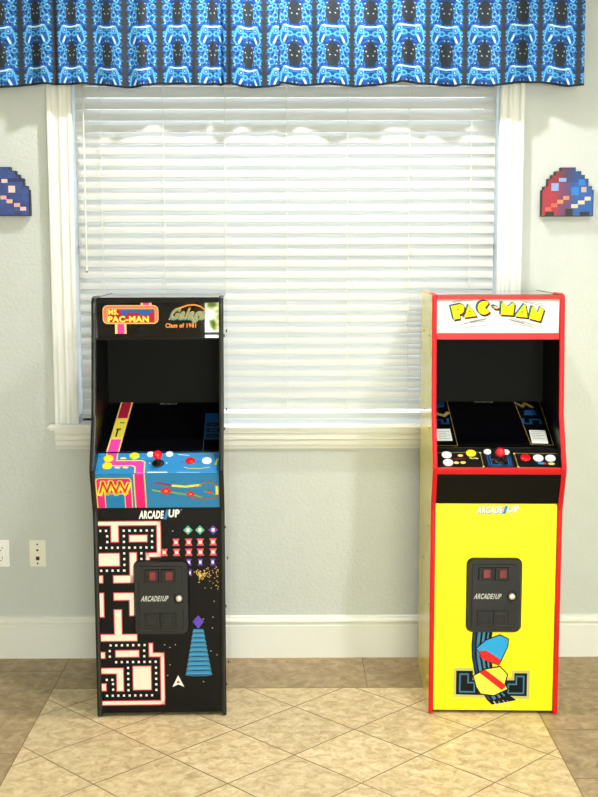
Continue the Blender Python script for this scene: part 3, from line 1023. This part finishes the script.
    pr.add([(.2205, .002), (.2205, .004), (-.2205, .004), (-.2205, .002)], 'navy')
    pr.text('ARCADE1UP', (-.020, .327, .045, .318), 'grey', .03)
    pr.done('bezel_print', P['mon'])
    bm = bmesh.new()
    v = [bm.verts.new(MP.at(x, y, .0004)) for x, y in ((-.135, .03), (.150, .03), (.150, .305), (-.112, .305))]
    bm.faces.new(v); link('screen', bm, SCREEN, P['mon'])
    # marquee: print units are 1/8.54
    k = 8.54
    pr = Print(QP)
    def g(x, y): return (x / k, y / k)
    def gp(pts): return [g(*p) for p in pts]
    pr.add([gp([(392, 60), (488, 60), (488, 125), (392, 125)]), gp([(165, 262), (265, 262), (265, 356), (165, 356)])], 'sand')
    pr.add([gp([(412, 60), (468, 60), (468, 122), (412, 122)]), gp([(186, 262), (246, 262), (246, 356), (186, 356)])], 'hot')
    pr.add(gp(rrect(60, 110, 546, 272, 44, 8)), 'sand')
    pr.add(gp(rrect(66, 116, 540, 266, 40, 8)), 'salmon')
    pr.add(gp(rrect(98, 140, 518, 262, 12, 4)), 'sand')
    pr.add(gp(rrect(103, 144, 514, 260, 10, 4)), 'maroon')
    pr.add([gp([(206, 150), (508, 150), (500, 172), (470, 176), (452, 196), (392, 196), (372, 176), (272, 176), (262, 205), (240, 205)])], ink('royal', (36, 92, 170)))
    pr.text('MS.', (112, 148, 192, 190), 'red', .10) if False else None
    def tx(s, bx, **kw):
        b_ = tuple(v / k for v in bx)
        pr.text(s, b_, 'red', .075, **kw)
        pr.text(s, b_, 'pale', .045, **kw)
    tx('MS.', (112, 149, 196, 190))
    tx('PAC-MAN', (110, 206, 458, 254))
    # second logo, slanted lettering under an arc
    arc = [(520 + 135 + 300 * 0, 0)]
    ox = 512                       # the right half of the sheet starts here
    A = [(ox + 128 + t * 300, 230 - 118 * math.sin(math.pi * min(1, t * 1.02)) ** .75) for t in [i / 14 for i in range(15)]]
    pr.add([gp(s_) for s_ in stroke([(ox + 130, 232), (ox + 160, 180), (ox + 215, 138), (ox + 290, 112), (ox + 350, 108), (ox + 400, 122), (ox + 440, 150)], 13)], 'orange')
    for col, b_, dx, dy in ((ink('logo_teal', (44, 116, 116)), .055, -.5, .45), ('orange', .045, .3, -.35), (ink('logo_green', (126, 152, 118)), .03, 0, 0)):
        pr.text('Galaga', tuple(v / k for v in (ox + 140, 142, ox + 440, 262)), col, b_, .42, dx=dx, dy=dy)
    pr.text('Class of 1981', tuple(v / k for v in (ox + 95, 268, ox + 360, 304)), 'orange', .028)
    pr.done('marquee_lettering', P['marq'])

# ---- yellow cabinet artwork
def art_yellow(root, KP, DP, MP, QP, P, S, BP):
    q = 3.7375
    def c(x, y): return (x / q, y / q)
    def cp(pts): return [c(*p) for p in pts]
    pr = Print(KP)
    logo(pr, (224 / q, 8 / q, 380 / q, 34 / q), shadow='navy')
    pr.done('logo_lettering', P['kick'])
    # low panel: y in crop counted from 605 -> 374 + y
    o = 370
    pr = Print(KP)
    def s(pts): return [c(x, y + o) for x, y in pts]
    def plate(gw):
        return [(150 - gw, 250 - gw), (215 + gw, 250 - gw), (215 + gw, 285 - gw), (378 - gw, 285 - gw), (378 - gw, 258 - gw), (428 + gw, 258 - gw), (428 + gw, 345 + gw), (150 - gw, 340 + gw)]
    pr.add(s(plate(11)), 'olive'); pr.add(s(plate(0)), 'black')
    br1 = [(165, 263), (197, 263), (197, 295), (222, 295), (222, 330), (165, 330), (165, 263)]
    br2 = [(415, 270), (386, 270), (386, 300), (355, 300), (355, 334), (415, 334), (415, 270)]
    br3 = [(176, 274), (188, 274), (188, 305), (212, 305)]
    pr.add([s(x) for x in stroke(br1, 8) + stroke(br2, 8)], 'navy')
    pr.add([s(x) for x in stroke(br1, 4) + stroke(br2, 4)], 'steelblue')
    # sweeping speed streak from the coin door down to the right
    L = [(212, 100), (208, 150), (210, 200), (222, 260), (244, 315), (272, 360), (292, 378)]
    Rr = [(290, 100), (283, 150), (286, 200), (296, 255), (318, 300), (356, 338), (388, 360)]
    pr.add(s(L + Rr[::-1]), 'black')
    for t, w in ((.12, 7), (.34, 11), (.58, 9), (.80, 6)):
        mid = [(a[0] + (b[0] - a[0]) * t, a[1] + (b[1] - a[1]) * t) for a, b in zip(L, Rr)]
        pr.add([s(x) for x in stroke(mid[:6], w)], 'navy' if t < .3 else 'steelblue')
    # plain ribbons of colour riding on the streak
    pr.add(s([(224, 165), (262, 132), (318, 112), (354, 128), (352, 158), (330, 205), (318, 230), (262, 212)]), 'black')
    pr.add(s([(228, 166), (264, 136), (318, 116), (350, 130), (348, 157), (327, 202), (315, 225), (264, 208)]), 'sky')
    pr.add(s([(240, 176), (264, 172), (296, 190), (324, 208), (318, 228), (262, 210), (246, 200)]), 'red')
    pr.add(s([(214, 268), (262, 240), (322, 230), (354, 262), (344, 300), (358, 318), (300, 346), (246, 340), (226, 312)]), 'black')
    pr.add(s([(219, 270), (263, 245), (321, 235), (349, 263), (339, 299), (351, 317), (299, 341), (248, 335), (231, 310)]), 'pale')
    pr.add(s([(240, 256), (263, 245), (339, 299), (344, 309), (330, 322)]), 'red')
    pr.add([s(x) for x in stroke([(318, 365), (338, 386)], 2) + stroke([(334, 360), (358, 384)], 2) + stroke([(352, 362), (372, 382)], 2) + stroke([(300, 366), (314, 382)], 5)], 'lgrey')
    pr.done('speed_streak_print', P['kick'])
    # deck
    pr = Print(DP)
    pr.add([x for l_ in ([(-.221, .004), (-.060, .004)], [(-.0585, .092), (-.0545, .010)], [(.0645, .088), (.069, .010)], [(.222, .088), (.226, .006)], [(.069, .090), (.222, .088)], [(-.222, .092), (-.058, .095)], [(.069, .006), (.226, .004)]) for x in stroke(l_, .0022)], 'gold')
    pr.add([disc(x, y, .004, 10) for x, y in ((-.0585, .092), (-.0545, .010), (.0645, .088), (.069, .010), (.226, .006))], 'olive')
    pr.add([x for x in stroke([(-.036, .074), (-.032, .012), (.046, .012), (.046, .070)], .007)], 'deepblue')
    pr.add([x for x in stroke([(-.026, .074), (-.024, .020), (.038, .020), (.038, .066)], .002)], 'blue')
    pr.add([[(-.022, .050), (-.008, .060), (-.012, .050), (-.008, .040)], [(.034, .048), (.020, .058), (.024, .048), (.020, .038)], [(.006, .020), (-.006, .030), (.006, .027), (.018, .030)]], 'maroon')
    pr.add(stroke([(-.160, .054), (-.115, .054)], .006), 'dred')
    pr.add([disc(x, y, .010, 12, .008) for x, y in ((-.132, .074), (-.150, .032), (-.126, .033))], 'olive')
    pr.add(stroke([(-.098, .060), (-.088, .056), (-.080, .060), (-.072, .057)], .006), 'olive')
    pr.add([[(.143, .024), (.165, .024), (.165, .036), (.143, .036)]], 'blue'); pr.add([[(.160, .024), (.171, .024), (.171, .031), (.160, .031)]], 'red')
    pr.add(disc(.190, .027, .012, 12, .008), 'olive')
    pr.done('deck_print', P['deck'])
    # bezel: two art strips, two instruction cards
    pr = Print(MP)
    lines = stroke([(-.1365, .010), (-.150, .332)], .0018) + stroke([(-.215, .012), (-.1365, .010)], .0018) + stroke([(.1115, .332), (.133, .020)], .0018) + stroke([(.133, .020), (.214, .016)], .0018) + stroke([(.209, .332), (.214, .016)], .0018)
    pr.add(lines, 'gold')
    pr.add([x for x in stroke([(-.205, .155), (-.205, .19), (-.180, .19), (-.180, .165), (-.158, .165), (-.158, .20)], .010)] +
           [x for x in stroke([(.128, .20), (.128, .165), (.155, .165), (.155, .195), (.190, .195), (.190, .165)], .010)], 'deepblue')
    pr.add([[(-.208, .275), (-.165, .285), (-.160, .325), (-.208, .325)], [(.135, .225), (.185, .225), (.180, .265), (.142, .262)]], 'deepblue')
    pr.add(stroke([(-.212, .215), (-.195, .235), (-.170, .220), (-.155, .240)], .016) + stroke([(.115, .315), (.140, .290), (.150, .315), (.175, .285)], .012), 'gold')
    pr.text('ARCADE1UP', (-.048, .326, .030, .316), 'grey', .03)
    pr.done('bezel_print', P['mon'])
    for nm, pts, ln in (('instruction_card', [(-.209, .043), (-.152, .043), (-.155, .126), (-.209, .125)], 1), ('instruction_card', [(.138, .028), (.197, .026), (.200, .117), (.139, .119)], 1)):
        bm = bmesh.new(); bm.faces.new([bm.verts.new(MP.at(x, y, .0010)) for x, y in pts])
        card = link(nm, bm, K['white2'], P['mon'])
        pp = Print(MP, .0011)
        xa, xb = pts[0][0] + .008, pts[1][0] - .008
        pp.add([x for j in range(5) for x in stroke([(xa, .058 + j * .012), (xb - .012 * (j % 2), .058 + j * .012)], .0028)], 'grey')
        me = pp.bm; 
        for f in me.faces: pass
        base = card.data
        b2 = bmesh.new(); b2.from_mesh(base)
        base.materials.append(K['grey'])
        me2 = bpy.data.meshes.new('tmp'); me.to_mesh(me2); me.free()
        for p in me2.polygons: p.material_index = 1
        n0 = len(b2.faces)
        b2.from_mesh(me2); b2.faces.ensure_lookup_table()
        for f in b2.faces[n0:]: f.material_index = 1
        b2.to_mesh(base); b2.free(); bpy.data.meshes.remove(me2)
    bm = bmesh.new()
    bm.faces.new([bm.verts.new(MP.at(x, y, .0004)) for x, y in ((-.128, .03), (.126, .03), (.106, .305), (-.140, .305))])
    link('screen', bm, SCREEN, P['mon'])
    # marquee
    k = 8.54
    pr = Print(QP)
    def gp(pts): return [(x / k, y / k) for x, y in pts]
    ox = 512
    pr.add([gp(x) for l_ in ([(140, 78), (290, 52)], [(150, 84), (330, 58)], [(200, 278), (420, 232)], [(250, 262), (430, 245)], [(250, 300), (440, 280)],
                             [(ox + 145, 222), (ox + 410, 296)], [(ox + 150, 240), (ox + 330, 288)], [(ox + 160, 262), (ox + 340, 300)], [(ox + 220, 68), (ox + 410, 96)], [(ox + 250, 80), (ox + 440, 118)]) for x in stroke(l_, 4.5)], 'grey')
    pr.add([gp(x) for x in stroke([(300, 250), (435, 226)], 9) + stroke([(ox + 130, 232), (ox + 250, 262)], 9)], 'grey')
    letters = []
    P_ = [(128, 116), (208, 100), (234, 106), (246, 130), (240, 164), (222, 182), (204, 186), (210, 222), (158, 232)]
    A1 = [(284, 104), (352, 200), (246, 214)]
    C_ = [(412, 130)] if False else [(418 + 56 * math.cos(a), 130 + 58 * math.sin(a)) for a in [R(32 + (360 - 76) * i / 30) for i in range(31)]] + [(424, 130)]
    dash = [(490, 116), (512, 112), (546, 126), (542, 142), (508, 138)]
    M_ = [(ox + 58, 86), (ox + 76, 84), (ox + 112, 124), (ox + 148, 92), (ox + 170, 96), (ox + 160, 194), (ox + 52, 188)]
    A2 = [(ox + 252, 102), (ox + 266, 106), (ox + 286, 214), (ox + 178, 202)]
    N_ = [(ox + 322, 122), (ox + 342, 122), (ox + 376, 176), (ox + 390, 126), (ox + 426, 146), (ox + 396, 246), (ox + 300, 222)]
    # counters: letters are solid blocks with a small dark dot
    letters = [P_, A1, C_, M_, A2, N_]
    def grow(poly, w):
        cx = sum(p[0] for p in poly) / len(poly); cy = sum(p[1] for p in poly) / len(poly)
        return [(x + w * (x - cx) / (math.hypot(x - cx, y - cy) + 1e-6), y + w * (y - cy) / (math.hypot(x - cx, y - cy) + 1e-6)) for x, y in poly]
    sh = lambda poly, dx, dy: [(x + dx, y + dy) for x, y in poly]
    al = letters + [dash]
    pr.add([gp(grow(sh(p, -12, -7), 6)) for p in al], 'black'); pr.add([gp(sh(p, -11, -6)) for p in al], 'teal')
    pr.add([gp(grow(sh(p, 9, 12), 6)) for p in al], 'black'); pr.add([gp(sh(p, 8, 10)) for p in al], 'dred')
    pr.add([gp(grow(p, 6)) for p in letters], 'black')
    pr.add([gp(p) for p in letters], 'yellow'); pr.add([gp(grow(dash, -5))], 'sand')
    pr.add([gp(disc(x, y, 7, 12)) for x, y in ((190, 144), (295, 164), (ox + 238, 166))], 'black')
    pr.done('marquee_lettering', P['marq'])

BL = dict(hood_back=.03, hood_drop=.012, deck_z=.922, kick_top=.786, bar=0.0, side=BLACKS, edge=mat('black_edging', (16, 16, 17), 0.35, 0.5), cap=CAPG, kick=BLACK, box=BLUE_D, deck=BLUE_D, marq=BLACKG,
          coin=(.005, .4525), stick=(0.0, .0585), art=art_black,
          buttons=[(-.1812, .087, .018, YELB), (-.1815, .044, .018, YELB), (-.089, .102, .018, YELB), (-.031, .111, .0135, WHITEB), (.0374, .111, .0135, WHITEB), (.115, .072, .018, REDB), (.1749, .071, .018, WHITEB)])
# kick sheet: x from the panel's left edge, units of 1 px on the front; 17 units of the sheet lie left of the panel
BL['kick_map'] = lambda x, y: ((x - 16.4) * .00352, y * .00380)
BL['marq_map'] = lambda x, y: ((x - 0.6) * .003535, (y - 4.6) * .00358)
YE = dict(hood_back=.0, hood_drop=.003, deck_z=.935, kick_top=.795, bar=.022, side=YEL_S, edge=RED_T, cap=BRASS, kick=YEL_P, box=BLACK, deck=mat('black_deck', (14, 14, 15), .3, .5), marq=MARQW,
          coin=(-.003, .4535), stick=(.006, .045), art=art_yellow,
          buttons=[(-.1818, .077, .0185, WHITEB), (-.1798, .032, .0185, WHITEB), (-.0925, .087, .0185, YELB), (-.032, .096, .0135, WHITEB), (.0347, .094, .0135, WHITEB), (.1016, .062, .0185, REDB), (.1473, .060, .0185, WHITEB), (.1911, .059, .0185, WHITEB)])
YE['kick_map'] = lambda x, y: ((x - 16.0) * .00352, y * .00380)
YE['marq_map'] = lambda x, y: ((x - 0.4) * .003525, (y - 3.8) * .00358)

cabinet((-.487, -.649, 0), R(1.4), 'black arcade cabinet with blue control deck and pink and white labyrinth print', BL)
cabinet((.7385, -.638, 0), R(-1.9), 'yellow arcade cabinet with red edging, white marquee and black control deck', YE)

# ------------------------------------------------------------------ pixel wall plaques
def plaque(name, x_c, z_b, label, rows, colour, cells):
    """stepped-top painted board made of square pixels"""
    px = 0.0149
    n = len(rows)
    root = empty(name, (x_c, 0, z_b)); tag(root, label, 'wall plaque', 'pixel plaques on the wall')
    d = 0.036
    bm = bmesh.new()
    # outline of the stack of rows (each row: half width in cells, rows from the bottom)
    right = []
    for i, hwid in enumerate(rows):
        right += [(hwid * px, i * px), (hwid * px, (i + 1) * px)]
    pts = []
    for p in right + [(-a, b) for a, b in right[::-1]]:
        if not pts or math.hypot(pts[-1][0] - p[0], pts[-1][1] - p[1]) > 1e-6: pts.append(p)
    # drop collinear points
    cl = [p for i, p in enumerate(pts) if abs((p[0] - pts[i - 1][0]) * (pts[(i + 1) % len(pts)][1] - p[1]) - (p[1] - pts[i - 1][1]) * (pts[(i + 1) % len(pts)][0] - p[0])) > 1e-9]
    A = [bm.verts.new((x, -d, z)) for x, z in cl]; B = [bm.verts.new((x, 0.002, z)) for x, z in cl]
    m_ = len(cl)
    for k in range(m_): bm.faces.new((A[k], A[(k + 1) % m_], B[(k + 1) % m_], B[k]))
    bm.faces.new(A); bm.faces.new(B[::-1])
    bmesh.ops.recalc_face_normals(bm, faces=bm.faces[:])
    link('board', bm, mat('plaque_black_edge', (18, 18, 22), .5, .4), root)
    mats, quads = [], []
    bm = bmesh.new()
    def put(x0, z0, x1, z1, rgb, lift):
        m = mat('plaque_%d_%d_%d' % rgb, rgb, .45, .4, var=.05, scale=60)
        if m not in mats: mats.append(m)
        f = bm.faces.new([bm.verts.new((a, -d - lift, b)) for a, b in ((x0, z0), (x1, z0), (x1, z1), (x0, z1))])
        f.material_index = mats.index(m)
    e = px * .18
    for i, hwid in enumerate(rows):
        steps = int(round(hwid * 2))
        for j in range(steps):
            cx = -hwid + j + .5
            x0, x1 = (cx - .5) * px, (cx + .5) * px
            if j == 0: x0 += e
            if j == steps - 1: x1 -= e
            z1 = (i + 1) * px - (e if i == n - 1 or abs(cx) > rows[i + 1] else 0)
            z0 = i * px + (e if i == 0 else 0)
            put(x0, z0, x1, z1, colour(cx, i), .0004)
    for (x0, z0, x1, z1, rgb) in cells:
        put(x0 * px, z0 * px, x1 * px, z1 * px, rgb, .0008)
    link('pixel_face', bm, mats, root)

ROWS = [7, 7, 7, 7, 7, 7, 7, 6.5, 5.5, 5.5, 4.5, 3.5, 2]
def two_tone(cx, i):
    t = min(1, max(0, (cx + 3.5) / 6.0))
    t = round(t * 5) / 5
    a, b = (160, 34, 54), (24, 84, 160)
    k = 1.0 if i < 9 else .82
    return tuple(int((a[j] + (b[j] - a[j]) * t) * k) for j in range(3))
def blue_tone(cx, i):
    r = random.Random(int(cx * 10) * 31 + i)
    k = .88 + .16 * r.random() if i != 9 else .68
    return tuple(int(v * k) for v in (54, 76, 142))
O1, O2, O3 = (240, 130, 70), (232, 196, 160), (228, 90, 70)
plaque('pixel_plaque', 1.1065, 1.846, 'stepped red and blue pixel plaque on the wall right of the window', ROWS, two_tone,
       [(-4.5, 6.8, -2.5, 8.8, (126, 160, 214)), (-2.5, 9.2, -.5, 10.2, (126, 160, 214)), (1.0, 5.6, 3.0, 7.8, (32, 116, 196)), (2.8, 8.2, 4.6, 9.8, (32, 116, 196)), (3.6, 6.4, 5, 7.8, (190, 160, 150)),
        (-6, 1.4, -4.4, 2.4, O3), (-4.4, 2.4, -2.8, 3.4, O3), (-2.8, 3.4, -1.2, 4.4, O1), (-1.2, 4.4, .4, 5.4, O1), (1, 2.2, 2.8, 3.2, O2), (2.8, 3.2, 4.6, 4.2, O2), (4.6, 4.2, 6.2, 5.2, O2),
        (-6, .2, -3.6, 1.2, (26, 24, 30)), (-.6, .2, 1.4, 2, (24, 24, 30)), (3.4, .2, 6, 1.2, (22, 26, 40))])
plaque('pixel_plaque', -1.160, 1.851, 'stepped all blue pixel plaque on the wall left of the window', ROWS, blue_tone,
       [(-.4, 8.8, 1.2, 9.8, (226, 200, 206)), (1.4, 6.2, 3.2, 8.0, (226, 196, 184)), (2.8, 2.4, 4.4, 3.4, (236, 160, 150)), (.8, 3.4, 2.4, 4.4, (240, 176, 156)), (-.8, 4.4, .8, 5.4, (232, 166, 166)),
        (4.4, 1.4, 6.0, 2.4, (236, 190, 196)), (-6, 3.0, -3, 4.0, (236, 160, 150)), (-3.4, .2, -1.4, 2, (52, 62, 100)), (2.6, .2, 4.6, 1.2, (50, 62, 100))])

# ------------------------------------------------------------------ wall plates
def plate(name, x, z, w, h, m, label):
    root = empty(name, (x, 0, z)); tag(root, label, 'wall plate')
    bm = bmesh.new(); box(bm, (-w / 2, -.006, 0), (w / 2, 0, h)); bev(bm, .002, 2)
    link('cover_plate', bm, m, root)
    return root
p1 = plate('phone_jack_plate', -1.072, .396, .068, .113, IVORY, 'ivory jack plate with small dark sockets low on the wall left of the black cabinet')
for z, r, m, nm in ((.096, .0035, STEEL, 'screw'), (.014, .0035, STEEL, 'screw'), (.071, .0045, DARKH, 'coax_socket')):
    bm = bmesh.new(); lathe(bm, [(r, .004), (r, .0075), (0, .008)], 14, Matrix.Translation((-.001, 0, z)) @ Matrix.Rotation(R(90), 4, 'X'))
    link(nm, bm, DARKH if nm == 'screw' else m, p1)
bm = bmesh.new(); box(bm, (-.0085, -.0075, .028), (.0075, -.0055, .044)); fr_ = link('phone_socket', bm, REDJ, p1)
bm = bmesh.new(); box(bm, (-.006, -.0082, .0305), (.005, -.0074, .0415)); link('socket_hole', bm, DARKH, fr_)
p2 = plate('power_outlet', -1.226, .396, .070, .115, WHITEP, 'white duplex power outlet at the left picture edge beside the ivory plate')
for z in (.036, .079):
    bm = bmesh.new()
    pts = rrect(-.017, -.014, .017, .014, .012, 6)
    va = [bm.verts.new((x, -.0061, z + y)) for x, y in pts]; vb = [bm.verts.new((x * .95, -.0085, z + y * .95)) for x, y in pts]
    for k in range(len(pts)): bm.faces.new((va[k], va[(k + 1) % len(pts)], vb[(k + 1) % len(pts)], vb[k]))
    bm.faces.new(vb); bmesh.ops.recalc_face_normals(bm, faces=bm.faces[:])
    rc_ = link('receptacle', bm, WHITEP, p2)
    bm = bmesh.new()
    for x in (-.0065, .0065): box(bm, (x - .001, -.0090, z - .002), (x + .001, -.0084, z + .008))
    box(bm, (-.002, -.0090, z - .010), (.002, -.0084, z - .006))
    link('slot', bm, DARKH, rc_)

# ------------------------------------------------------------------ lamps and light
def ceiling_lamp(x, y, power, col, label, rad):
    root = empty('ceiling_light', (x, y, CZ)); tag(root, label, 'ceiling light')
    bm = bmesh.new()
    lathe(bm, [(.11, 0), (.11, -.008), (.085, -.014), (.080, -.004)], 32)
    link('trim_ring', bm, WHITEP, root)
    bm = bmesh.new(); lathe(bm, [(.080, -.004), (0, -.004)], 32)
    link('lamp_lens', bm, lamp_mat(col + (1,), 12.0), root)
    la = bpy.data.lights.new('ceiling_light_bulb', 'SPOT')
    la.energy = power; la.color = col; la.shadow_soft_size = rad
    la.spot_size = R(150); la.spot_blend = 0.6
    lo = bpy.data.objects.new('ceiling_light_bulb', la); COL.objects.link(lo)
    lo.location = (x, y, CZ - .06)
LAMP = (0.03, -0.80)
ceiling_lamp(LAMP[0], LAMP[1], 140, (1.0, .975, .92), 'round recessed ceiling light close to the window', .05)
ceiling_lamp(1.32, -2.55, 215, (1.0, .98, .945), 'round recessed ceiling light in the middle of the room', .08)

wd = bpy.data.worlds.new('daylight'); SC.world = wd
wd.use_nodes = True
bg = wd.node_tree.nodes['Background']
bg.inputs['Color'].default_value = (.80, .90, 1.0, 1)
bg.inputs['Strength'].default_value = 4.6

# ------------------------------------------------------------------ camera
F = 1180.0
cam = bpy.data.cameras.new('camera')
cam.sensor_fit = 'VERTICAL'; cam.sensor_height = 24.0; cam.sensor_width = 18.0
cam.lens = F / 797.0 * 24.0
co = bpy.data.objects.new('camera', cam); COL.objects.link(co)
P_, Yw, Ro = math.atan(146.5 / F), R(0.29), R(0.1)
fw = Vector((math.sin(Yw) * math.cos(P_), math.cos(Yw) * math.cos(P_), -math.sin(P_)))
rt = Vector((math.cos(Yw), -math.sin(Yw), 0)); up = rt.cross(fw)
r2 = rt * math.cos(Ro) - up * math.sin(Ro); u2 = rt * math.sin(Ro) + up * math.cos(Ro)
co.matrix_world = Matrix(((r2.x, u2.x, -fw.x, 0), (r2.y, u2.y, -fw.y, -4.84), (r2.z, u2.z, -fw.z, 1.705), (0, 0, 0, 1)))
SC.camera = co
SC.view_settings.view_transform = 'Standard'
SC.view_settings.look = 'None'
SC.view_settings.gamma = 1.0
SC.view_settings.exposure = 0.02
SC.cycles.max_bounces = 8
SC.cycles.sample_clamp_indirect = 6.0
